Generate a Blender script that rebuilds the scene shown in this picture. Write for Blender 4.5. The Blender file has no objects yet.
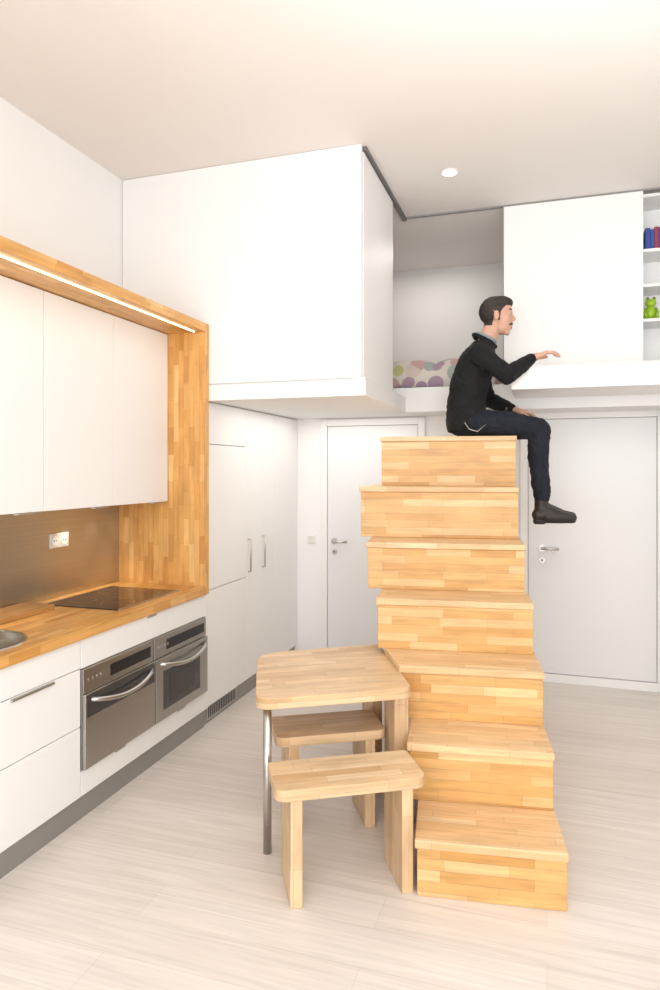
import bpy, bmesh, math, random
from mathutils import Vector, Matrix, noise
from mathutils.bvhtree import BVHTree
random.seed(4)
scene = bpy.context.scene
scene.view_settings.view_transform = 'Standard'
scene.view_settings.look = 'None'

# ------------------------------------------------------------------ materials
def new_mat(name):
    m = bpy.data.materials.new(name); m.use_nodes = True
    nt = m.node_tree
    return m, nt, nt.nodes['Principled BSDF']

def simple(name, col, rough=0.5, metal=0.0, spec=0.5, noise_amt=0.0, nscale=20, emit=None, coat=0):
    m, nt, b = new_mat(name)
    b.inputs['Base Color'].default_value = (*col, 1)
    b.inputs['Roughness'].default_value = rough
    b.inputs['Metallic'].default_value = metal
    b.inputs['Specular IOR Level'].default_value = spec
    b.inputs['Coat Weight'].default_value = coat
    if emit:
        b.inputs['Emission Color'].default_value = (*emit[0], 1)
        b.inputs['Emission Strength'].default_value = emit[1]
    if noise_amt > 0:
        tc = nt.nodes.new('ShaderNodeTexCoord')
        n = nt.nodes.new('ShaderNodeTexNoise'); n.inputs['Scale'].default_value = nscale
        n.inputs['Detail'].default_value = 4
        nt.links.new(tc.outputs['Object'], n.inputs['Vector'])
        r = nt.nodes.new('ShaderNodeMapRange')
        r.inputs['To Min'].default_value = 1 - noise_amt; r.inputs['To Max'].default_value = 1 + noise_amt
        nt.links.new(n.outputs['Fac'], r.inputs['Value'])
        mx = nt.nodes.new('ShaderNodeVectorMath'); mx.operation = 'SCALE'
        mx.inputs[0].default_value = col
        nt.links.new(r.outputs['Result'], mx.inputs['Scale'])
        nt.links.new(mx.outputs['Vector'], b.inputs['Base Color'])
    return m

def wood(name, stops, bw=0.30, rh=0.042, rough=0.38, seam=0.55):
    m, nt, b = new_mat(name)
    N = nt.nodes.new; L = nt.links.new
    tc = N('ShaderNodeTexCoord')
    br = N('ShaderNodeTexBrick')
    br.offset = 0.37; br.offset_frequency = 2; br.squash = 0.7; br.squash_frequency = 3
    br.inputs['Scale'].default_value = 1
    br.inputs['Color1'].default_value = (0, 0, 0, 1)
    br.inputs['Color2'].default_value = (1, 1, 1, 1)
    br.inputs['Mortar'].default_value = (0.5, 0.5, 0.5, 1)
    br.inputs['Mortar Size'].default_value = 0.0007
    br.inputs['Mortar Smooth'].default_value = 0.3
    br.inputs['Brick Width'].default_value = bw
    br.inputs['Row Height'].default_value = rh
    L(tc.outputs['UV'], br.inputs['Vector'])
    ramp = N('ShaderNodeValToRGB')
    els = ramp.color_ramp.elements
    els[0].position = 0; els[0].color = (*stops[0], 1)
    els[1].position = 1; els[1].color = (*stops[-1], 1)
    for i, s in enumerate(stops[1:-1]):
        e = els.new((i + 1) / (len(stops) - 1)); e.color = (*s, 1)
    L(br.outputs['Color'], ramp.inputs['Fac'])
    mp = N('ShaderNodeMapping'); mp.inputs['Scale'].default_value = (4, 55, 1)
    L(tc.outputs['UV'], mp.inputs['Vector'])
    n = N('ShaderNodeTexNoise'); n.inputs['Scale'].default_value = 1; n.inputs['Detail'].default_value = 5
    n.inputs['Distortion'].default_value = 0.6
    L(mp.outputs['Vector'], n.inputs['Vector'])
    mp2 = N('ShaderNodeMapping'); mp2.inputs['Scale'].default_value = (5, 14, 1)
    L(tc.outputs['UV'], mp2.inputs['Vector'])
    n2 = N('ShaderNodeTexNoise'); n2.inputs['Scale'].default_value = 1; n2.inputs['Detail'].default_value = 3
    L(mp2.outputs['Vector'], n2.inputs['Vector'])
    r2 = N('ShaderNodeMapRange'); r2.inputs['From Min'].default_value = .3; r2.inputs['From Max'].default_value = .7
    r2.inputs['To Min'].default_value = 0.88; r2.inputs['To Max'].default_value = 1.08
    L(n2.outputs['Fac'], r2.inputs['Value'])
    r = N('ShaderNodeMapRange'); r.inputs['From Min'].default_value = .3; r.inputs['From Max'].default_value = .7
    r.inputs['To Min'].default_value = 0.84; r.inputs['To Max'].default_value = 1.08
    L(n.outputs['Fac'], r.inputs['Value'])
    sm = N('ShaderNodeMapRange'); sm.inputs['To Min'].default_value = 1; sm.inputs['To Max'].default_value = seam
    L(br.outputs['Fac'], sm.inputs['Value'])
    mu = N('ShaderNodeMath'); mu.operation = 'MULTIPLY'
    L(r.outputs['Result'], mu.inputs[0]); L(sm.outputs['Result'], mu.inputs[1])
    mu2 = N('ShaderNodeMath'); mu2.operation = 'MULTIPLY'
    L(mu.outputs['Value'], mu2.inputs[0]); L(r2.outputs['Result'], mu2.inputs[1])
    v = N('ShaderNodeVectorMath'); v.operation = 'SCALE'
    L(ramp.outputs['Color'], v.inputs[0]); L(mu2.outputs['Value'], v.inputs['Scale'])
    L(v.outputs['Vector'], b.inputs['Base Color'])
    b.inputs['Roughness'].default_value = rough
    return m

M = {}
M['wall'] = simple('wall_paint', (.89, .88, .865), .8, noise_amt=.01, nscale=3)
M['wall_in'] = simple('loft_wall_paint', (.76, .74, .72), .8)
M['ceil'] = simple('ceiling_paint', (.84, .80, .765), .9, noise_amt=.01, nscale=2)
M['lacq'] = simple('white_lacquer', (.89, .885, .87), .42, noise_amt=.005, nscale=2, spec=.35)
M['lacq2'] = simple('white_satin', (.87, .865, .855), .5, spec=.35)
M['door'] = simple('door_paint', (.80, .805, .81), .5, spec=.35)
M['gap'] = simple('shadow_gap', (.30, .29, .28), .8)
M['rail'] = simple('dark_rail', (.15, .145, .14), .5)
M['steel'] = simple('brushed_steel', (.46, .45, .43), .30, 1.0, noise_amt=.06, nscale=60)
M['steel2'] = simple('satin_nickel', (.55, .54, .52), .3, 1.0)
M['plinth'] = simple('plinth_aluminium', (.36, .35, .33), .45, .6)
M['glass'] = simple('black_glass', (.02, .02, .022), .06, 0, .8)
M['ovglass'] = simple('oven_window', (.05, .047, .045), .12, 0, .6)
M['disp'] = simple('display', (.012, .012, .014), .2)
M['birch'] = wood('birch_block', [(.59, .30, .085), (.75, .445, .17), (.67, .38, .13), (.84, .56, .28), (.73, .43, .165), (.63, .34, .11)], bw=.34)
M['birch_tread'] = wood('birch_tread', [(.69, .43, .20), (.79, .54, .29), (.74, .47, .24), (.83, .60, .36)], bw=.4)
M['tablew'] = wood('pale_block', [(.61, .39, .20), (.74, .53, .31), (.67, .45, .25), (.78, .58, .37)], bw=.42, rh=.045)
M['orangew'] = wood('warm_block', [(.60, .28, .07), (.77, .42, .13), (.70, .35, .095), (.85, .53, .21)], bw=.24, rh=.036, seam=.65)
M['board'] = wood('board_wood', [(.42, .20, .06), (.52, .27, .09), (.47, .23, .07)], bw=.6, rh=.06)
M['led'] = simple('led_strip', (1, .9, .7), emit=((1, .86, .6), 6))
M['lamp'] = simple('lamp_glow', (1, 1, 1), emit=((1, .97, .92), 12))
M['blue'] = simple('book_blue', (.03, .07, .3), .6)
M['red'] = simple('book_red', (.4, .03, .03), .6)
M['yel'] = simple('book_cream', (.7, .6, .35), .6)
M['green'] = simple('frog_green', (.30, .5, .02), .35)
M['white_pl'] = simple('white_plastic', (.75, .72, .66), .4)
M['dark'] = simple('dark_plastic', (.03, .03, .03), .4)

def splash_mat():
    m, nt, b = new_mat('brushed_metal_backsplash')
    N = nt.nodes.new; L = nt.links.new
    tc = N('ShaderNodeTexCoord')
    mp = N('ShaderNodeMapping'); mp.inputs['Scale'].default_value = (1, .8, 220)
    L(tc.outputs['Object'], mp.inputs['Vector'])
    n = N('ShaderNodeTexNoise'); n.inputs['Scale'].default_value = 1; n.inputs['Detail'].default_value = 3
    L(mp.outputs['Vector'], n.inputs['Vector'])
    cr = N('ShaderNodeValToRGB')
    cr.color_ramp.elements[0].position = .3; cr.color_ramp.elements[0].color = (.52, .49, .43, 1)
    cr.color_ramp.elements[1].position = .7; cr.color_ramp.elements[1].color = (.58, .55, .49, 1)
    L(n.outputs['Fac'], cr.inputs['Fac']); L(cr.outputs['Color'], b.inputs['Base Color'])
    b.inputs['Metallic'].default_value = .95; b.inputs['Roughness'].default_value = .30
    return m
M['splash'] = splash_mat()

def floor_mat():
    m, nt, b = new_mat('whitewashed_laminate')
    N = nt.nodes.new; L = nt.links.new
    tc = N('ShaderNodeTexCoord')
    br = N('ShaderNodeTexBrick'); br.offset = .41; br.offset_frequency = 2
    br.inputs['Scale'].default_value = 1
    br.inputs['Color1'].default_value = (.70, .640, .585, 1)
    br.inputs['Color2'].default_value = (.75, .695, .645, 1)
    br.inputs['Mortar'].default_value = (.60, .545, .49, 1)
    br.inputs['Mortar Size'].default_value = .0010
    br.inputs['Brick Width'].default_value = 1.4
    br.inputs['Row Height'].default_value = .19
    L(tc.outputs['Object'], br.inputs['Vector'])
    mp = N('ShaderNodeMapping'); mp.inputs['Scale'].default_value = (1.3, 30, 1)
    L(tc.outputs['Object'], mp.inputs['Vector'])
    n = N('ShaderNodeTexNoise'); n.inputs['Scale'].default_value = 1; n.inputs['Detail'].default_value = 8
    n.inputs['Roughness'].default_value = .65; n.inputs['Distortion'].default_value = 1.4
    L(mp.outputs['Vector'], n.inputs['Vector'])
    r = N('ShaderNodeMapRange'); r.inputs['From Min'].default_value = .3; r.inputs['From Max'].default_value = .62
    r.inputs['To Min'].default_value = .86; r.inputs['To Max'].default_value = 1.05
    L(n.outputs['Fac'], r.inputs['Value'])
    v = N('ShaderNodeVectorMath'); v.operation = 'SCALE'
    L(br.outputs['Color'], v.inputs[0]); L(r.outputs['Result'], v.inputs['Scale'])
    L(v.outputs['Vector'], b.inputs['Base Color'])
    b.inputs['Roughness'].default_value = .36
    return m
M['floor'] = floor_mat()

def fabric_mat():
    m, nt, b = new_mat('floral_fabric')
    N = nt.nodes.new; L = nt.links.new
    tc = N('ShaderNodeTexCoord')
    vo = N('ShaderNodeTexVoronoi'); vo.inputs['Scale'].default_value = 10; vo.inputs['Randomness'].default_value = .8
    L(tc.outputs['Object'], vo.inputs['Vector'])
    sep = N('ShaderNodeSeparateColor'); L(vo.outputs['Color'], sep.inputs['Color'])
    cr = N('ShaderNodeValToRGB'); cr.color_ramp.interpolation = 'CONSTANT'
    cols = [(.40, .28, .35), (.54, .52, .24), (.64, .54, .48), (.36, .42, .38), (.55, .36, .34)]
    e = cr.color_ramp.elements; e[0].color = (*cols[0], 1); e[1].position = .2; e[1].color = (*cols[1], 1)
    for i, c in enumerate(cols[2:]):
        k = e.new(.4 + .2 * i); k.color = (*c, 1)
    L(sep.outputs['Red'], cr.inputs['Fac'])
    lt = N('ShaderNodeMath'); lt.operation = 'LESS_THAN'; lt.inputs[1].default_value = .62
    L(vo.outputs['Distance'], lt.inputs[0])
    mx = N('ShaderNodeMix'); mx.data_type = 'RGBA'
    mx.inputs[6].default_value = (.68, .63, .56, 1)
    L(lt.outputs['Value'], mx.inputs[0]); L(cr.outputs['Color'], mx.inputs[7])
    L(mx.outputs[2], b.inputs['Base Color']); b.inputs['Roughness'].default_value = .9
    return m
M['fabric'] = fabric_mat()

# ------------------------------------------------------------------ helpers
def link(o, parent=None):
    scene.collection.objects.link(o)
    if parent: o.parent = parent
    return o

def empty(name, loc=(0, 0, 0), rz=0):
    e = bpy.data.objects.new(name, None); e.empty_display_size = .1
    scene.collection.objects.link(e); e.location = loc; e.rotation_euler = (0, 0, rz)
    return e

def finish(bm, name, mat, parent=None, grain='x', bevel=0, smooth=False, segs=2):
    bmesh.ops.recalc_face_normals(bm, faces=bm.faces)
    uvl = bm.loops.layers.uv.new('UVMap')
    off = (random.uniform(0, 5), random.uniform(0, 5))
    g = 'xyz'.index(grain)
    for f in bm.faces:
        a = max(range(3), key=lambda i: abs(f.normal[i]))
        rest = [i for i in range(3) if i != a]
        if a == g: u, v = rest
        else:
            u = g; v = [i for i in rest if i != g][0]
        for l in f.loops:
            l[uvl].uv = (l.vert.co[u] + off[0], l.vert.co[v] + off[1])
        f.smooth = smooth
    me = bpy.data.meshes.new(name); bm.to_mesh(me); bm.free()
    me.materials.append(mat)
    o = bpy.data.objects.new(name, me); link(o, parent)
    if bevel > 0:
        b = o.modifiers.new('bevel', 'BEVEL'); b.width = bevel; b.segments = segs; b.limit_method = 'ANGLE'
    return o

def box(name, lo, hi, mat, parent=None, bevel=0.0, grain='x', segs=2):
    bm = bmesh.new()
    x0, y0, z0 = lo; x1, y1, z1 = hi
    vs = [bm.verts.new(p) for p in [(x0,y0,z0),(x1,y0,z0),(x1,y1,z0),(x0,y1,z0),(x0,y0,z1),(x1,y0,z1),(x1,y1,z1),(x0,y1,z1)]]
    for f in [(0,3,2,1),(4,5,6,7),(0,1,5,4),(1,2,6,5),(2,3,7,6),(3,0,4,7)]:
        bm.faces.new([vs[i] for i in f])
    return finish(bm, name, mat, parent, grain, bevel, segs=segs)

def prism(name, pts, z0, z1, mat, parent=None, bevel=0, grain='x'):
    bm = bmesh.new()
    lo = [bm.verts.new((x, y, z0)) for x, y in pts]; hi = [bm.verts.new((x, y, z1)) for x, y in pts]
    bm.faces.new(lo[::-1]); bm.faces.new(hi)
    n = len(pts)
    for i in range(n):
        bm.faces.new([lo[i], lo[(i+1) % n], hi[(i+1) % n], hi[i]])
    return finish(bm, name, mat, parent, grain, bevel)

def rounded_poly(corners, radii, n=9):
    out = []; N = len(corners)
    for i in range(N):
        p = Vector(corners[i]); a = Vector(corners[i-1]); b = Vector(corners[(i+1) % N]); r = radii[i]
        da = (a-p).normalized(); db = (b-p).normalized()
        half = da.angle(db)/2
        t = r/math.tan(half); c = p + (da+db).normalized()*(r/math.sin(half))
        s = p+da*t-c; e = p+db*t-c
        for k in range(n+1):
            q = s.lerp(e, k/n).normalized()*r
            out.append(tuple(c+q))
    return out

def rounded_rect(x0, y0, x1, y1, radii, n=8):
    return rounded_poly([(x0,y0),(x1,y0),(x1,y1),(x0,y1)], radii, n)

def tube(name, pts, r, mat, parent=None, nseg=16, smooth=True):
    bm = bmesh.new(); rings = []
    pts = [Vector(p) for p in pts]
    for i, p in enumerate(pts):
        t = (pts[min(i+1, len(pts)-1)] - pts[max(i-1, 0)]).normalized()
        ref = Vector((0, 0, 1)) if abs(t.z) < .9 else Vector((1, 0, 0))
        a = t.cross(ref).normalized(); b = t.cross(a)
        rr = r[i] if isinstance(r, (list, tuple)) else r
        rings.append([bm.verts.new(p + rr*(math.cos(2*math.pi*k/nseg)*a + math.sin(2*math.pi*k/nseg)*b)) for k in range(nseg)])
    for i in range(len(rings)-1):
        for k in range(nseg):
            bm.faces.new([rings[i][k], rings[i][(k+1) % nseg], rings[i+1][(k+1) % nseg], rings[i+1][k]])
    bm.faces.new(rings[0]); bm.faces.new(rings[-1])
    o = finish(bm, name, mat, parent, smooth=smooth)
    if smooth:
        for p in o.data.polygons:
            if len(p.vertices) > 4: p.use_smooth = False
    return o

def ellip(name, c, r, mat, parent=None, seg=24, power=1.0):
    bm = bmesh.new(); bmesh.ops.create_uvsphere(bm, u_segments=seg, v_segments=seg//2, radius=1)
    for v in bm.verts:
        q = [math.copysign(abs(k)**power, k) for k in v.co]
        v.co = (c[0]+q[0]*r[0], c[1]+q[1]*r[1], c[2]+q[2]*r[2])
    return finish(bm, name, mat, parent, smooth=True)

# ------------------------------------------------------------------ room shell
XL, XR, YB, YR, ZC = -2.63, 3.0, 5.35, -2.3, 3.485
XK = XL + .003
box('floor', (XL-.1, YR-.1, -.1), (XR+.1, YB+.1, 0), M['floor'])
box('ceiling', (XL-.1, YR-.1, ZC), (XR+.1, 6.4, ZC+.1), M['ceil'])
box('wall_left', (XL-.1, YR-.1, 0), (XL, 6.4, ZC), M['wall'])
box('wall_right', (XR, YR-.1, 0), (XR+.1, 6.4, ZC), M['wall'])
box('wall_back', (XL, YB, 0), (XR, YB+.1, 2.03), M['wall'])
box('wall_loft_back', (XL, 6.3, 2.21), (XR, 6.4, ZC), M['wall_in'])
wr = empty('wall_rear')
box('below', (XL, YR-.1, 0), (XR, YR, .5), M['wall'], wr)
box('above', (XL, YR-.1, 3.0), (XR, YR, ZC), M['wall'], wr)
box('left', (XL, YR-.1, .5), (-1.9, YR, 3.0), M['wall'], wr)
box('right', (2.3, YR-.1, .5), (XR, YR, 3.0), M['wall'], wr)
wn = empty('window_1')
for i, x in enumerate([-1.9, -.55, .85, 2.24]):
    box('mullion_%d' % i, (x, YR-.08, .5), (x+.06, YR-.02, 3.0), M['lacq2'], wn)
box('sill', (-1.9, YR-.08, .5), (2.3, YR+.0, .55), M['lacq2'], wn)
box('head_rail', (-1.84, YR-.08, 2.94), (2.24, YR-.02, 3.0), M['lacq2'], wn)
box('baseboard_back', (-.95, YB-.02, 0), (XR, YB, .065), M['lacq2'], bevel=.003)
box('baseboard_right', (XR-.015, YR, 0), (XR, YB-.02, .08), M['lacq2'])

# ------------------------------------------------------------------ doors
def door(x0, x1, z0, z1, handle_x, hdir):
    d = empty('door_1' if not bpy.data.objects.get('door_1') else 'door_2')
    y = YB
    t = .055
    box('frame_left', (x0-t, y-.022, z0), (x0, y-.001, z1+t), M['lacq2'], d, .003)
    box('frame_right', (x1, y-.022, z0), (x1+t, y-.001, z1+t), M['lacq2'], d, .003)
    box('frame_top', (x0, y-.022, z1), (x1, y-.001, z1+t), M['lacq2'], d, .003)
    box('shadow_line', (x0, y-.004, z0), (x1, y-.001, z1), M['gap'], d)
    box('slab', (x0+.004, y-.016, z0+.004), (x1-.004, y-.004, z1-.004), M['door'], d, .002)
    hz = 1.01
    tube('rosette', [(handle_x, y-.016, hz), (handle_x, y-.028, hz)], .027, M['steel2'], d, 24)
    tube('lever', [(handle_x, y-.02, hz), (handle_x, y-.06, hz), (handle_x+.01*hdir, y-.068, hz), (handle_x+.12*hdir, y-.068, hz)], .010, M['steel2'], d)
    tube('keyhole_rosette', [(handle_x, y-.016, hz-.09), (handle_x, y-.024, hz-.09)], .024, M['steel2'], d, 24)
    tube('keyhole', [(handle_x, y-.024, hz-.09), (handle_x, y-.026, hz-.09)], .007, M['dark'], d, 12)
door(-1.745, -.98, .0, 1.965, -1.68, 1)
door(-.139, .756, .067, 1.985, -.035, 1)

sw = empty('light_switch')
box('plate', (-1.925, YB-.012, .98), (-1.85, YB, 1.055), M['lacq'], sw, .004)
box('rocker', (-1.915, YB-.016, .99), (-1.86, YB-.012, 1.045), M['white_pl'], sw, .003)

dt = empty('drawer_cabinet')
box('carcass', (.86, 5.02, 0), (1.6, 5.325, 2.025), M['lacq2'], dt)
for i in range(6):
    box('drawer_%d' % i, (.865, 5.0, .06+i*.325), (1.595, 5.02, .06+i*.325+.318), M['lacq'], dt, .003)

# ------------------------------------------------------------------ loft
lf = empty('loft_platform')
box('deck_side', (XK, 3.765, 2.03), (-1.0, 4.93, 2.14), M['lacq2'], lf, .003)
box('deck_back', (XK, 4.93, 2.03), (XR-.003, 6.297, 2.21), M['lacq2'], lf)
box('fascia', (XK, 3.75, 2.03), (-.995, 3.765, 2.126), M['lacq'], lf, .002)
lb = empty('loft_front_panel')
box('panel', (XK, 3.75, 2.134), (-1.02, 3.78, ZC-.002), M['lacq'], lb, .002)
sp = empty('sliding_panel')
box('leaf', (-1.05, 3.79, 2.145), (-1.016, 4.57, 3.455), M['lacq'], sp, .003)
box('edge_profile', (-1.05, 4.57, 2.145), (-1.018, 4.58, 3.455), M['steel2'], sp)
rl = empty('ceiling_track')
box('track_side', (-1.03, 3.79, 3.462), (-1.000, 4.97, ZC), M['rail'], rl)
box('track_front', (-1.0, 4.94, 3.475), (XR-.003, 4.97, ZC), M['gap'], rl)
s2 = empty('sliding_panel')
box('leaf', (-.292, 4.935, 2.215), (.614, 4.965, 3.472), M['lacq'], s2, .003)
box('edge_profile', (-.298, 4.938, 2.215), (-.292, 4.962, 3.472), M['gap'], s2)
dk = empty('loft_desk')
box('slab', (-.215, 4.38, 2.105), (2.2, 4.927, 2.24), M['lacq'], dk, .004)
box('top', (-.215, 4.375, 2.24), (2.2, 4.927, 2.247), M['lacq2'], dk, .002)
sh = empty('shelf_unit')
sx0, sx1 = .585, 1.9
box('back', (sx0, 5.24, 2.21), (sx1, 5.26, 3.46), M['lacq2'], sh)
box('side_l', (sx0, 4.97, 2.21), (sx0+.02, 5.24, 3.46), M['lacq2'], sh)
box('side_r', (sx1-.02, 4.97, 2.21), (sx1, 5.24, 3.46), M['lacq2'], sh)
for i, z in enumerate([2.215, 2.60, 2.835, 3.07, 3.44]):
    box('shelf_%d' % i, (sx0+.02, 4.97, z), (sx1-.02, 5.24, z+.02), M['lacq2'], sh)
bk = empty('row_of_books')
x = .635
for i, (w, hgt, c) in enumerate([(.03,.15,'blue'),(.025,.14,'blue'),(.022,.155,'red'),(.03,.15,'blue'),(.02,.13,'yel'),(.03,.16,'red'),(.025,.15,'blue'),(.03,.14,'yel')]):
    box('book_%d' % i, (x, 5.0, 3.09), (x+w, 5.12, 3.09+hgt), M[c], bk, .002); x += w+.001
fr = empty('toy_frog', (.675, 5.06, 2.620))
ellip('body', (0, 0, .055), (.038, .034, .05), M['green'], fr)
ellip('head', (0, -.006, .120), (.036, .03, .027), M['green'], fr)
for s in (-1, 1):
    ellip('eye_%d' % s, (s*.02, -.012, .148), (.013, .012, .014), M['green'], fr)
    ellip('pupil_%d' % s, (s*.02, -.022, .150), (.006, .005, .007), M['dark'], fr)
    ellip('leg_%d' % s, (s*.035, -.015, .02), (.018, .03, .02), M['green'], fr)
    tube('arm_%d' % s, [(s*.03, -.01, .085), (s*.042, -.03, .055), (s*.03, -.045, .017)], .008, M['green'], fr)
ellip('ceramic_bowl', (.68, 5.05, 2.258), (.045, .045, .022), M['white_pl'])
bd = empty('bed')
box('mattress', (-2.2, 5.06, 2.21), (-.35, 6.0, 2.30), M['lacq2'], bd, .03, segs=4)
bm = bmesh.new(); bmesh.ops.create_grid(bm, x_segments=60, y_segments=30, size=1)
for v in bm.verts:
    X = -1.27 + v.co.x*.93; Y = 5.5 + v.co.y*.5
    e = max(0, 1-max(abs(v.co.y), abs(v.co.x)))
    z = 2.31 + .09*min(1, (e/.10))**.5 + .02*noise.noise(Vector((X*5, Y*5, 0)))
    if e < .001: z = 2.225
    v.co = (X, Y, z)
dv = finish(bm, 'duvet', M['fabric'], bd, smooth=True)
so = dv.modifiers.new('s', 'SOLIDIFY'); so.thickness = .02; so.offset = -1
for i, (px, py) in enumerate([(-1.0, 5.15), (-.62, 5.17)]):
    ellip('pillow_%d' % i, (px, py, 2.36), (.21, .12, .085), M['fabric'], bd, 32, .75)

# ------------------------------------------------------------------ kitchen
KX = -2.005
Y0, Y1 = .3, 3.70
bc = empty('kitchen_base_cabinet')
box('carcass', (XK, Y0, .12), (KX-.02, 3.75, .833), M['gap'], bc)
box('plinth', (XK, Y0, 0), (KX-.03, 3.75, .12), M['plinth'], bc)
seg = [Y0, .75, 1.35, 1.95, 2.548]
for i in range(4):
    a, b = seg[i]+.002, seg[i+1]-.002
    for j, (z0, z1) in enumerate([(.122, .437), (.441, .700), (.704, .832)]):
        box('front_%d_%d' % (i, j), (KX-.02, a, z0), (KX, b, z1), M['lacq'], bc, .002)
    box('pull_%d' % i, (KX-.001, (a+b)/2-.12, .688), (KX+.012, (a+b)/2+.12, .698), M['steel2'], bc, .002)
box('filler_top', (KX-.02, 2.55, .70), (KX, 3.708, .832), M['lacq'], bc, .002)
box('filler_end', (KX-.02, 3.71, .122), (KX, 3.748, .832), M['lacq'], bc, .001)
for i, (a, b) in enumerate([(2.55, 3.127), (3.131, 3.708)]):
    box('drawer_low_%d' % i, (KX-.02, a, .122), (KX, b, .235), M['lacq'], bc, .002)
    box('low_pull_%d' % i, (KX-.001, (a+b)/2-.04, .225), (KX+.008, (a+b)/2+.04, .232), M['steel2'], bc)
box('top_pull', (KX-.001, 3.08, .820), (KX+.008, 3.16, .827), M['steel2'], bc)

def oven(name, y0, y1, micro):
    o = empty(name)
    z0, z1 = .24, .697
    F = KX
    box('body', (F-.019, y0, z0), (F+.004, y1, z1), M['steel'], o, .002)
    box('control_panel', (F+.004, y0+.003, z1-.11), (F+.010, y1-.003, z1-.003), M['steel'], o, .002)
    box('display', (F+.010, y0+.20 if not micro else y0+.12, z1-.085), (F+.0115, y1-.03, z1-.030), M['disp'], o)
    for k in range(4):
        tube('button_%d' % k, [(F+.010, y0+.04+k*.03, z1-.055), (F+.013, y0+.04+k*.03, z1-.055)], .008, M['steel2'], o, 14)
    box('door', (F+.004, y0+.002, z0+.002), (F+.022, y1-.002, z1-.115), M['steel'], o, .004)
    if micro:
        box('window_frame', (F+.022, y0+.07, z0+.055), (F+.024, y1-.10, z1-.19), M['ovglass'], o, .002)
        box('inner_window', (F+.024, y0+.13, z0+.09), (F+.025, y1-.16, z1-.215), M['glass'], o)
    else:
        box('window', (F+.022, y0+.012, z0+.235), (F+.0235, y1-.012, z1-.118), M['ovglass'], o, .001)
        box('door_trim', (F+.022, y0+.012, z0+.03), (F+.0235, y1-.012, z0+.22), M['steel'], o, .001)
    pts = []
    hz = z1-.145
    for k in range(15):
        t = k/14; yy = y0+.04+(y1-y0-.08)*t
        pts.append((F+.022+.045*math.sin(math.pi*t)**.5 if 0 < t < 1 else F+.02, yy, hz-.035*math.sin(math.pi*t)))
    tube('handle', pts, .011, M['steel2'], o, 14)
oven('built_in_oven', 2.552, 3.126, False)
oven('built_in_microwave', 3.132, 3.706, True)

ct = box('countertop', (XL+.015, Y0, .835), (KX+.014, Y1-.001, .885), M['orangew'], None, grain='y')
SC = (-2.27, 2.18)
bm = bmesh.new(); bmesh.ops.create_cone(bm, cap_ends=True, segments=48, radius1=.2, radius2=.2, depth=.1)
me = bpy.data.meshes.new('c'); bm.to_mesh(me); bm.free()
cut = bpy.data.objects.new('cut', me); scene.collection.objects.link(cut); cut.location = (SC[0], SC[1], .895)
mod = ct.modifiers.new('b', 'BOOLEAN'); mod.object = cut; mod.operation = 'DIFFERENCE'; mod.solver = 'EXACT'
bpy.context.view_layer.update()
dg = bpy.context.evaluated_depsgraph_get()
nm = bpy.data.meshes.new_from_object(ct.evaluated_get(dg))
ct.modifiers.clear(); ct.data = nm
bpy.data.objects.remove(cut)
sk = empty('sink', (SC[0], SC[1], .885))
prof = [(.225, .0), (.222, .006), (.205, .007), (.198, .0), (.192, -.02), (.17, -.032), (.05, -.036), (.0, -.037)]
bm = bmesh.new(); rings = []
for r, z in prof[:-1]:
    rings.append([bm.verts.new((r*math.cos(2*math.pi*k/48), r*math.sin(2*math.pi*k/48), z)) for k in range(48)])
c = bm.verts.new((0, 0, prof[-1][1]))
for i in range(len(rings)-1):
    for k in range(48):
        bm.faces.new([rings[i][k], rings[i][(k+1) % 48], rings[i+1][(k+1) % 48], rings[i+1][k]])
for k in range(48): bm.faces.new([rings[-1][k], rings[-1][(k+1) % 48], c])
finish(bm, 'bowl', M['steel'], sk, smooth=True)
tube('drain', [(0, 0, -.036), (0, 0, -.031)], .035, M['steel2'], sk, 24)
hb = empty('induction_hob')
box('glass', (-2.52, 2.92, .885), (-2.07, 3.50, .892), M['glass'], hb, .002)
box('frame_front', (-2.07, 2.92, .885), (-2.062, 3.50, .894), M['steel2'], hb)
box('frame_back', (-2.528, 2.92, .885), (-2.52, 3.50, .894), M['steel2'], hb)
for i, (x, y, r) in enumerate([(-2.4, 3.07, .07), (-2.4, 3.35, .09), (-2.18, 3.07, .09), (-2.18, 3.35, .07)]):
    bm = bmesh.new()
    a = [bm.verts.new((x+r*math.cos(k*math.pi/18), y+r*math.sin(k*math.pi/18), .8925)) for k in range(36)]
    b = [bm.verts.new((x+(r-.004)*math.cos(k*math.pi/18), y+(r-.004)*math.sin(k*math.pi/18), .8925)) for k in range(36)]
    for k in range(36): bm.faces.new([a[k], a[(k+1) % 36], b[(k+1) % 36], b[k]])
    finish(bm, 'zone_%d' % i, M['steel2'], hb)
cb = empty('cutting_board')
prism('board', rounded_rect(-2.60, 2.42, -2.40, 2.86, [.02]*4), .885, .91, M['board'], cb, .003, 'y')

bs = box('backsplash', (XK, Y0, .837), (XL+.013, Y1-.002, 1.405), M['splash'])
ou = empty('electrical_outlet')
box('plate', (XL+.013, 3.06, 1.165), (XL+.023, 3.21, 1.245), M['white_pl'], ou, .004)
for i, y in enumerate((3.098, 3.172)):
    tube('socket_%d' % i, [(XL+.023, y, 1.205), (XL+.025, y, 1.205)], .026, M['lacq'], ou, 24)
    for s in (-1, 1):
        tube('hole_%d_%d' % (i, s), [(XL+.025, y+s*.009, 1.205), (XL+.0258, y+s*.009, 1.205)], .004, M['dark'], ou, 8)

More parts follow.
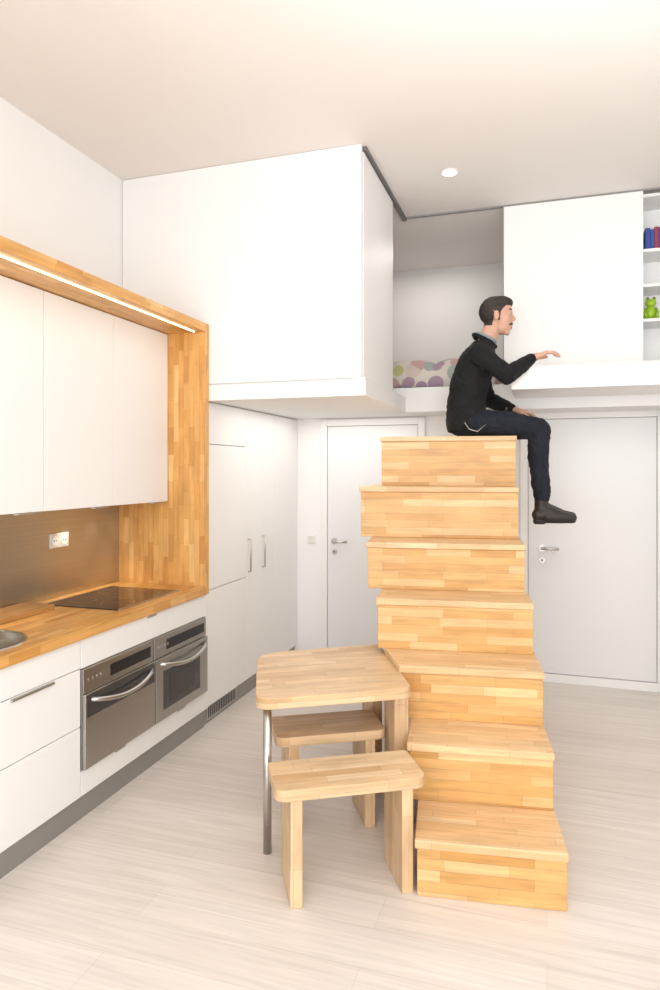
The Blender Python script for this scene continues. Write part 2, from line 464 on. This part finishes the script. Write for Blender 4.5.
uc = empty('kitchen_wall_cabinet')
box('carcass', (XK, Y0, 1.41), (-2.277, Y1-.002, 2.448), M['lacq2'], uc)
seg = [Y0, .88, 1.45, 2.03, 2.605, 3.145, Y1-.004]
for i in range(6):
    box('front_%d' % i, (-2.276, seg[i]+.002, 1.405), (-2.257, seg[i+1]-.002, 2.446), M['lacq'], uc, .0025)
    box('pull_%d' % i, (-2.276, seg[i+1]-.17, 1.397), (-2.249, seg[i+1]-.06, 1.404), M['steel2'], uc)
for i, y in enumerate((3.2, 3.42, 2.5, 1.8)):
    tube('puck_%d' % i, [(-2.54, y, 1.41), (-2.54, y, 1.402)], .025, M['steel2'], uc, 20)

ts = empty('timber_kitchen_surround')
SX = -1.998
box('canopy', (XK, Y0, 2.45), (SX, Y1, 2.502), M['orangew'], ts, .002, 'y')
box('end_panel', (XK, Y1, .836), (SX, 3.748, 2.502), M['orangew'], ts, .002, 'z')
box('led_strip', (-2.062, Y0+.1, 2.445), (-2.055, Y1-.03, 2.4495), M['led'], ts)

tc_ = empty('tall_cabinet')
box('carcass', (XK, 3.752, .12), (-2.035, YB-.003, 2.027), M['gap'], tc_)
box('plinth', (XK, 3.752, 0), (-2.045, YB-.003, .12), M['plinth'], tc_)
cols = [(3.755, 4.33, [(.122, .845), (.849, 1.76), (1.764, 2.025)]),
        (4.334, 4.58, [(.122, 2.025)]), (4.584, 4.83, [(.122, 2.025)]), (4.834, YB-.004, [(.122, 2.025)])]
for i, (a, b, zs) in enumerate(cols):
    for j, (z0, z1) in enumerate(zs):
        box('front_%d_%d' % (i, j), (-2.035, a, z0), (-2.015, b, z1), M['lacq'], tc_, .002)
for i, (y, z0, z1) in enumerate([(4.36, .86, 1.13), (4.61, .86, 1.13)]):
    tube('handle_%d' % i, [(-2.015, y, z0+.02), (-1.993, y, z0+.02), (-1.993, y, z1-.02), (-2.015, y, z1-.02)], .005, M['steel2'], tc_, 10)
vg = empty('vent_grille')
box('plate', (-2.044, 3.80, .02), (-2.040, 4.22, .11), M['steel2'], vg)
for i in range(16):
    box('slot_%d' % i, (-2.040, 3.815+i*.025, .03), (-2.039, 3.83+i*.025, .10), M['dark'], vg)

# ------------------------------------------------------------------ staircase (local frame)
SR = math.radians(8.12)
S0 = Vector((-.197, 2.553, 0))
st = empty('staircase', S0, SR)
zt = [0, .2125, .449, .690, .943, 1.20, 1.50, 1.813]
wl = [None, -.2753, -.3213, -.375, -.511, -.596, -.672, -.574]
wr_ = [None, .268, .266, .266, .258, .252, .247, .264]
BACK = 2.12
for k in range(1, 8):
    y0 = .2912*(k-1) - (.015 if k == 1 else 0)
    yb = BACK
    z0, z1 = zt[k-1], zt[k]
    th = .032
    if k == 3:
        pts = [(wl[3], y0+.006), (wr_[3], y0+.006), (wr_[3], yb), (-.47, yb), (-.47, y0+.33)]
        pt2 = [(wl[3]-.004, y0), (wr_[3]+.005, y0), (wr_[3]+.005, y0+.36), (-.478, y0+.36), (-.473, y0+.30)]
        prism('riser_block_3', pts, z0, z1-th, M['birch'], st, .003)
        prism('tread_3', pt2, z1-th, z1, M['birch_tread'], st, .004)
        prism('core_3', [(-.46, y0+.36), (wr_[3], y0+.36), (wr_[3], yb), (-.46, yb)], z1-th, z1, M['birch'], st)
        continue
    box('riser_block_%d' % k, (wl[k]+.004, y0+.006, z0), (wr_[k], yb, z1-th), M['birch'], st, .003)
    yt = y0+.36 if k < 7 else BACK+.004
    box('tread_%d' % k, (wl[k]-.005, y0, z1-th), (wr_[k]+.005, yt, z1), M['birch_tread'], st, .004)
    if k < 7:
        box('core_%d' % k, (wl[k]+.004, yt, z1-th), (wr_[k], yb, z1), M['birch'], st)

TH = math.atan2(217, 673)
fw = Vector((-math.sin(TH), math.cos(TH), 0)); rt = Vector((math.cos(TH), math.sin(TH), 0))
def room(xc, d, z=0): return rt*xc + fw*d + Vector((0, 0, z))
TR = TH + math.radians(12)
def bench(xc, d, L, D, rot=TR):
    b = empty('bench', room(xc, d), rot)
    zt_, th = .435, .042
    prism('seat', rounded_rect(-L/2, -D/2, L/2, D/2, [.04, .045, .02, .015]), zt_-th, zt_, M['tablew'], b, .004)
    box('leg_1', (-L/2+.055, -D/2+.005, 0), (-L/2+.100, D/2-.02, zt_-th), M['tablew'], b, .003, 'z')
    box('leg_2', (L/2-.100, -D/2+.005, 0), (L/2-.055, D/2-.02, zt_-th), M['tablew'], b, .003, 'z')
    return b
bench(.060, 2.620, .580, .26)
bench(-.015, 3.10, .50, .27)
tb = empty('dining_table', room(.01, 3.17), TR)
def to_tab(x, d):
    dx, dy = x-.01, d-3.17; a = math.radians(12)
    return (dx*math.cos(a)+dy*math.sin(a), -dx*math.sin(a)+dy*math.cos(a))
cr_ = [to_tab(*p) for p in [(-.305, 2.755), (.356, 2.905), (.268, 3.64), (-.375, 3.46)]]
prism('top', rounded_poly(cr_, [.055, .05, .006, .16], 10), .612, .66, M['tablew'], tb, .005)
lx, ly = to_tab(-.262, 2.815)
tube('steel_leg', [(lx, ly, 0), (lx, ly, .612)], .0175, M['steel2'], tb, 24)
box('panel_leg', (.225, -.26, 0), (.29, -.10, .612), M['tablew'], tb, .004, 'z')
box('panel_leg_rear', (.225, .15, 0), (.29, .30, .612), M['tablew'], tb, .004, 'z')

dl = empty('recessed_downlight', (-.585, 4.28, ZC))
tube('trim', [(0, 0, 0), (0, 0, -.008)], .055, M['lacq'], dl, 32)
tube('bulb', [(0, 0, -.008), (0, 0, -.011)], .04, M['lamp'], dl, 32)

# ------------------------------------------------------------------ man
class Src:
    def __init__(s): s.v = []; s.f = []; s.l = []
    def add(s, verts, faces, lab):
        o = len(s.v); s.v += [Vector(v) for v in verts]
        for f in faces: s.f.append([i+o for i in f]); s.l.append(lab)
    def cap(s, a, b, ra, rb, lab, n=18):
        a = Vector(a); b = Vector(b); t = (b-a).normalized()
        ref = Vector((0, 0, 1)) if abs(t.z) < .9 else Vector((0, 1, 0))
        u = t.cross(ref).normalized(); w = t.cross(u)
        m = 10; vs = []; fs = []
        vs.append(a-t*ra)
        for i in range(1, m):
            ph = -math.pi/2 + math.pi*i/m
            c, r = (a, ra) if i < m/2 else (b, rb)
            if i == m/2:
                for (c, r) in ((a, ra), (b, rb)):
                    for k in range(n):
                        q = 2*math.pi*k/n; vs.append(c + (u*math.cos(q)+w*math.sin(q))*r)
                continue
            for k in range(n):
                q = 2*math.pi*k/n
                vs.append(c + (u*math.cos(q)+w*math.sin(q))*r*math.cos(ph) + t*r*math.sin(ph))
        vs.append(b+t*rb)
        R = (len(vs)-2)//n
        for k in range(n):
            fs.append([0, 1+(k+1) % n, 1+k])
            for i in range(R-1):
                p = 1+i*n; q = p+n
                fs.append([p+k, p+(k+1) % n, q+(k+1) % n, q+k])
            p = 1+(R-1)*n
            fs.append([p+k, p+(k+1) % n, len(vs)-1])
        s.add(vs, fs, lab)
    def chain(s, pts, rs, lab):
        for i in range(len(pts)-1): s.cap(pts[i], pts[i+1], rs[i], rs[i+1], lab)
    def ell(s, c, r, lab, mat=None, n=24):
        vs = []; fs = []; m = 14
        def tr(p):
            p = Vector((p[0]*r[0], p[1]*r[1], p[2]*r[2])) + Vector(c)
            return mat @ p if mat else p
        vs.append(tr((0, 0, -1)))
        for i in range(1, m):
            ph = -math.pi/2+math.pi*i/m
            for k in range(n):
                q = 2*math.pi*k/n; vs.append(tr((math.cos(ph)*math.cos(q), math.cos(ph)*math.sin(q), math.sin(ph))))
        vs.append(tr((0, 0, 1)))
        for k in range(n):
            fs.append([0, 1+(k+1) % n, 1+k])
            for i in range(m-2):
                p = 1+i*n; q = p+n
                fs.append([p+k, p+(k+1) % n, q+(k+1) % n, q+k])
            p = 1+(m-2)*n
            fs.append([p+k, p+(k+1) % n, len(vs)-1])
        s.add(vs, fs, lab)
    def loft(s, rings, lab, n=32):
        vs = []; fs = []
        for (z, cx, rx, ry) in rings:
            for k in range(n):
                q = 2*math.pi*k/n
                c_, s_ = math.cos(q), math.sin(q)
                e = .85
                vs.append((cx+rx*math.copysign(abs(c_)**e, c_), ry*math.copysign(abs(s_)**e, s_), z))
        for i in range(len(rings)-1):
            for k in range(n):
                p = i*n; q = p+n
                fs.append([p+k, p+(k+1) % n, q+(k+1) % n, q+k])
        fs.append(list(range(n))[::-1]); fs.append([(len(rings)-1)*n+k for k in range(n)])
        s.add(vs, fs, lab)

SKIN, HAIR, JACK, JEAN, BOOT, SHIRT, SOLE, LIP = range(8)
P = Src()
P.loft([(.035,-.01,.118,.165),(.07,-.012,.128,.178),(.14,-.015,.126,.175),(.22,-.012,.12,.168),(.30,.0,.122,.170),(.38,.018,.125,.178),
        (.46,.04,.120,.184),(.515,.055,.108,.180),(.555,.070,.097,.155),(.59,.086,.078,.110),(.62,.098,.062,.072)], JACK)
P.ell((-.005, 0, .085), (.13, .175, .085), JEAN)
for s in (-1, 1):
    sx = 0 if s < 0 else .015
    kn = Vector((.435+sx, s*.10, .042))
    P.chain([(.0, s*.09, .09), (.22, s*.10, .080), kn], [.088, .078, .064], JEAN)
    an = Vector((.448+sx*2, s*.095, -.385))
    P.chain([kn, kn.lerp(an, .35)+Vector((-.012, 0, 0)), an], [.063, .060, .048], JEAN)
    P.chain([an+Vector((0, 0, .01)), an+Vector((-.004, 0, -.09))], [.043, .041], BOOT)
    P.cap(an+Vector((-.020, 0, -.112)), an+Vector((.03, 0, -.108)), .040, .042, BOOT)
    P.cap(an+Vector((.0, 0, -.075)), an+Vector((.12, 0, -.120)), .044, .034, BOOT)
    for q in (-.012, .012):
        P.chain([an+Vector((.03, q, -.118)), an+Vector((.12, q, -.122)), an+Vector((.185, q*.7, -.128))], [.036, .034, .026], BOOT)
    for q in (-.018, .018):
        P.chain([an+Vector((-.038, q*.8, -.150)), an+Vector((.04, q*.9, -.150)), an+Vector((.11, q*1.3, -.150)), an+Vector((.192, q*.6, -.148))], [.013, .013, .013, .012], SOLE)
        P.cap(an+Vector((-.038, q*.8, -.158)), an+Vector((.01, q*.8, -.158)), .013, .013, SOLE)
    P.cap(an+Vector((-.04, 0, -.150)), an+Vector((.185, 0, -.150)), .013, .013, SOLE)
shR, elR, wrR = Vector((.065, -.182, .510)), Vector((.225, -.25, .360)), Vector((.385, -.115, .486))
P.chain([shR, shR.lerp(elR, .5), elR], [.070, .060, .050], JACK)
P.chain([elR, elR.lerp(wrR, .4), wrR-(wrR-elR).normalized()*.01], [.050, .046, .034], JACK)
shL, elL, wrL = Vector((.065, .182, .510)), Vector((.14, .26, .27)), Vector((.285, .13, .190))
P.chain([shL, shL.lerp(elL, .5), elL], [.070, .060, .050], JACK)
P.chain([elL, elL.lerp(wrL, .4), wrL], [.050, .046, .034], JACK)

def hand(w, d, up, tside, curl, lab=SKIN):
    d = Vector(d).normalized(); up = Vector(up); up = (up-d*up.dot(d)).normalized()
    sd = up.cross(d).normalized()*tside
    P.cap(w-d*.03, w+d*.02, .027, .025, lab)
    kn = []
    for i, (o, l) in enumerate([(.030, .088), (.010, .092), (-.011, .088), (-.030, .080)]):
        k = w + d*l + sd*o + up*.004
        P.cap(w+d*.015+sd*o*.55, k, .017, .0135, lab, 12)
        kn.append(k)
    P.cap(w+d*.04+sd*.012, w+d*.06-sd*.012, .017, .017, lab, 12)
    for i, (k, ls) in enumerate(zip(kn, [(.042,.026,.020),(.046,.030,.021),(.043,.028,.020),(.034,.022,.018)])):
        p = k
        fan = (1.5-i)*.13
        dirs = (d + sd*fan).normalized()
        r = .0098 if i < 3 else .0088
        for j, l in enumerate(ls):
            ang_ = math.radians([curl[0], curl[1], curl[2]][j] + (i*5))
            q = p + (dirs*math.cos(ang_) - up*math.sin(ang_))*l
            P.cap(p, q, r, r-.0007, lab, 10); p = q; r -= .0007
    t0 = w+d*.025+sd*.022-up*.004; t1 = w+d*.055+sd*.052-up*.008; t2 = t1+d*.030+sd*.010-up*.006; t3 = t2+d*.024+sd*.0-up*.004
    P.chain([t0, t1, t2, t3], [.017, .0125, .0105, .009], lab)
hand(wrR+Vector((.012, .005, .004)), (.95, .22, .30), (0, 0, 1), 1, (2, 34, 62))
hand(wrL+Vector((.01, -.003, -.004)), (.93, -.25, -.26), (0, 0, 1), -1, (8, 22, 35))

H = Matrix.Translation((.190, 0, .777)) @ Matrix.Rotation(math.radians(-8), 4, 'Z') @ Matrix.Rotation(math.radians(3), 4, 'Y') @ Matrix.Scale(1.06, 4)
def hp(x, y, z): return H @ Vector((x, y, z))
P.chain([(.095, 0, .56), hp(-.028, 0, -.05)], [.060, .056], SKIN)
P.ell((-.010, 0, .026), (.094, .074, .086), SKIN, H)
P.ell((-.024, 0, .034), (.094, .079, .092), HAIR, H)
P.ell((.010, 0, .084), (.074, .060, .042), HAIR, H)
P.ell((.030, 0, -.018), (.056, .060, .082), SKIN, H)
P.ell((.024, 0, -.066), (.054, .053, .042), SKIN, H)
P.cap(hp(.057, -.014, -.096), hp(.057, .014, -.096), .017, .017, SKIN)
P.cap(hp(.070, -.026, .030), hp(.070, .026, .030), .015, .015, SKIN)
P.cap(hp(.078, 0, .016), hp(.096, 0, -.014), .008, .0105, SKIN)
P.cap(hp(.086, -.009, -.020), hp(.086, .009, -.020), .009, .009, SKIN)
P.ell((.064, 0, -.052), (.022, .032, .032), SKIN, H)
for s in (-1, 1):
    P.ell((.053, s*.034, -.014), (.024, .023, .024), SKIN, H)
    P.ell((-.004, s*.076, -.006), (.017, .010, .029), SKIN, H)
    P.ell((.064, s*.031, .012), (.012, .016, .012), SKIN, H)
P.cap(hp(.0795, -.014, -.0590), hp(.0795, .014, -.0590), .0070, .0070, LIP)
P.cap(hp(.0785, -.012, -.068), hp(.0785, .012, -.068), .0075, .0075, LIP)
P.chain([hp(.071, -.028, -.051), hp(.082, -.010, -.043), hp(.082, .010, -.043), hp(.071, .028, -.051)], [.0065, .0078, .0078, .0065], HAIR)
for k in range(20):
    a0 = 2*math.pi*k/20; a1 = 2*math.pi*(k+1)/20
    f = lambda a: Vector((.110+.060*math.cos(a), .062*math.sin(a), .642-.030*math.cos(a)))
    P.cap(f(a0), f(a1), .012, .012, SHIRT, 8)
    g = lambda a: Vector((.102+.068*math.cos(a), .072*math.sin(a), .622-.042*math.cos(a)))
    if abs(math.atan2(math.sin(a0), math.cos(a0))) > .5: P.cap(g(a0), g(a1), .013, .013, JACK, 8)

sm = bpy.data.meshes.new('src'); sm.from_pydata([tuple(v) for v in P.v], [], P.f); sm.update()
bmx = bmesh.new(); bmx.from_mesh(sm); bmesh.ops.recalc_face_normals(bmx, faces=bmx.faces); bmx.to_mesh(sm); bmx.free()
bvh = BVHTree.FromPolygons([v[:] for v in P.v], P.f)
so_ = bpy.data.objects.new('src', sm); scene.collection.objects.link(so_)
rm = so_.modifiers.new('r', 'REMESH'); rm.mode = 'VOXEL'; rm.voxel_size = .0036; rm.adaptivity = 0
bpy.context.view_layer.update()
dg = bpy.context.evaluated_depsgraph_get()
bmsh = bpy.data.meshes.new_from_object(so_.evaluated_get(dg))
bpy.data.objects.remove(so_)
bm = bmesh.new(); bm.from_mesh(bmsh)
for it in range(4):
    bmesh.ops.smooth_vert(bm, verts=bm.verts, factor=.5, use_axis_x=True, use_axis_y=True, use_axis_z=True)
Hi = H.inverted()
bm.normal_update()
HL = [(-.3, -.060), (-.030, -.060), (-.020, -.012), (.000, -.012), (.004, -.030), (.014, -.030), (.020, .020), (.036, .046), (.050, .062), (.3, .066)]
for f in bm.faces:
    c = f.calc_center_median()
    _, _, idx, _ = bvh.find_nearest(c)
    lab = P.l[idx]
    h = Hi @ c
    if lab in (SKIN, HAIR) and c.z > .62 and h.length < .2:
        moust = lab == HAIR and h.x > .055 and -.057 < h.z < -.03
        ear = abs(h.y) > .0775 and -.040 < h.z < .026 and -.025 < h.x < .016
        if moust: lab = HAIR
        elif ear: lab = SKIN
        else:
            zl = 0
            for (x0, z0), (x1, z1) in zip(HL, HL[1:]):
                if x0 <= h.x < x1:
                    zl = z0 + (z1-z0)*(h.x-x0)/(x1-x0); break
            hair = h.z > zl
            q = abs(abs(h.y)-.024)*.1
            if .058 < h.x and .0355-q < h.z < .0435-q and .010 < abs(h.y) < .042: hair = True
            lab = HAIR if hair else SKIN
    f.material_index = lab; f.smooth = True
for v in bm.verts:
    l = {f.material_index for f in v.link_faces}
    if l <= {JACK, JEAN}:
        p = v.co
        a = noise.noise(p*11 + Vector((3, 0, 0))) * .007 + (1-abs(noise.noise(Vector((p.x*22, p.y*12, p.z*22+p.x*10)))))**3 * .006
        v.co += v.normal*a
    elif l == {HAIR}:
        v.co += v.normal*(noise.noise(Vector((v.co.x*40, v.co.y*120, v.co.z*60)))*.003)
bm.to_mesh(bmsh); bm.free()
man = empty('man')
man.location = S0 + Matrix.Rotation(SR, 3, 'Z') @ Vector((-.02, 1.93, 0)) + Vector((0, 0, 1.815))
man.rotation_euler = (0, 0, SR)
for m in [simple('skin', (.62, .36, .255), .5, noise_amt=.05, nscale=40), simple('hair', (.022, .015, .011), .6, noise_amt=.3, nscale=90),
          simple('jacket_black', (.008, .008, .009), .8, noise_amt=.2, nscale=40, spec=.3), simple('jeans_dark', (.014, .017, .025), .85, noise_amt=.2, nscale=60, spec=.3),
          simple('boot_leather', (.022, .017, .014), .5), simple('shirt', (.24, .28, .34), .8), simple('boot_sole', (.015, .012, .010), .7),
          simple('lips', (.48, .23, .17), .5)]:
    bmsh.materials.append(m)
body = bpy.data.objects.new('body', bmsh); link(body, man)
ew = simple('eye_white', (.60, .55, .52), .3); ei = simple('eye_iris', (.03, .02, .012), .15)
for s in (-1, 1):
    o = ellip('eye_%d' % s, (0, 0, 0), (.0085, .0110, .0050), ew, man, 16); o.matrix_local = H @ Matrix.Translation((.0690, s*.031, .012))
    o = ellip('iris_%d' % s, (0, 0, 0), (.004, .0045, .0045), ei, man, 12); o.matrix_local = H @ Matrix.Translation((.0755, s*.031, .012))
tube('wallet_chain', [(-.03, -.186, .085), (.00, -.194, .04), (.05, -.192, .025), (.10, -.186, .07)], .0025, M['steel2'], man, 8)

# ------------------------------------------------------------------ lights
def area(name, loc, rot, sx, sy, p, col):
    l = bpy.data.lights.new(name, 'AREA'); l.shape = 'RECTANGLE'; l.size = sx; l.size_y = sy; l.energy = p; l.color = col
    o = bpy.data.objects.new(name, l); scene.collection.objects.link(o); o.location = loc; o.rotation_euler = rot
    return o
area('window_light', (.2, YR-.15, 1.75), (math.radians(90), 0, 0), 4.1, 2.4, 160, (.985, .99, 1))
area('overhead_fill', (.6, .2, 3.40), (0, 0, 0), 2.2, 1.6, 28, (.99, .99, 1))  # added soft fill above the frame, not a fixture of the room
area('bounce_fill', (.7, 1.1, 2.1), (math.radians(172), 0, 0), 2.4, 2.4, 56, (.99, .99, 1))  # added fill aimed upward to brighten the ceiling, no real uplight
def spot(name, loc, p, ang, col, blend=.6, r=.02):
    l = bpy.data.lights.new(name, 'SPOT'); l.energy = p; l.spot_size = math.radians(ang); l.spot_blend = blend; l.color = col; l.shadow_soft_size = r
    o = bpy.data.objects.new(name, l); scene.collection.objects.link(o); o.location = loc
    return o
spot('downlight_beam', (-.585, 4.28, ZC-.03), 8, 110, (1, .96, .9), 1.0, .04)
for y in (3.2, 3.42, 2.5, 1.8):
    spot('cabinet_puck_beam', (-2.54, y, 1.395), 5.0, 80, (1, .86, .64))
area('loft_area_light', (-1.0, 5.7, 3.45), (0, 0, 0), .8, .5, 6, (1, .96, .91))  # area light inside the loft, no fixture modelled
area('under_loft_fill', (-1.45, 4.6, 2.025), (0, 0, 0), .9, 1.2, 7, (1, .98, .95))  # added fill to lift the dark zone below the deck, no fixture there
area('under_loft_fill', (.6, 4.85, 2.025), (math.radians(-5), 0, 0), 1.8, .2, 3, (1, .98, .95))  # second added fill, brightens the back wall under the deck
w = bpy.data.worlds.new('World'); scene.world = w; w.use_nodes = True
w.node_tree.nodes['Background'].inputs['Color'].default_value = (.95, .97, 1, 1)
w.node_tree.nodes['Background'].inputs['Strength'].default_value = 1.0

# ------------------------------------------------------------------ camera
cd = bpy.data.cameras.new('camera'); cam = bpy.data.objects.new('camera', cd); scene.collection.objects.link(cam)
cam.location = (0, 0, 1.6); cam.rotation_euler = (math.radians(90), 0, TH)
cd.sensor_fit = 'HORIZONTAL'; cd.sensor_width = 24; cd.lens = 24*673/660
cd.shift_y = -25/660
cd.clip_start = .05
scene.camera = cam
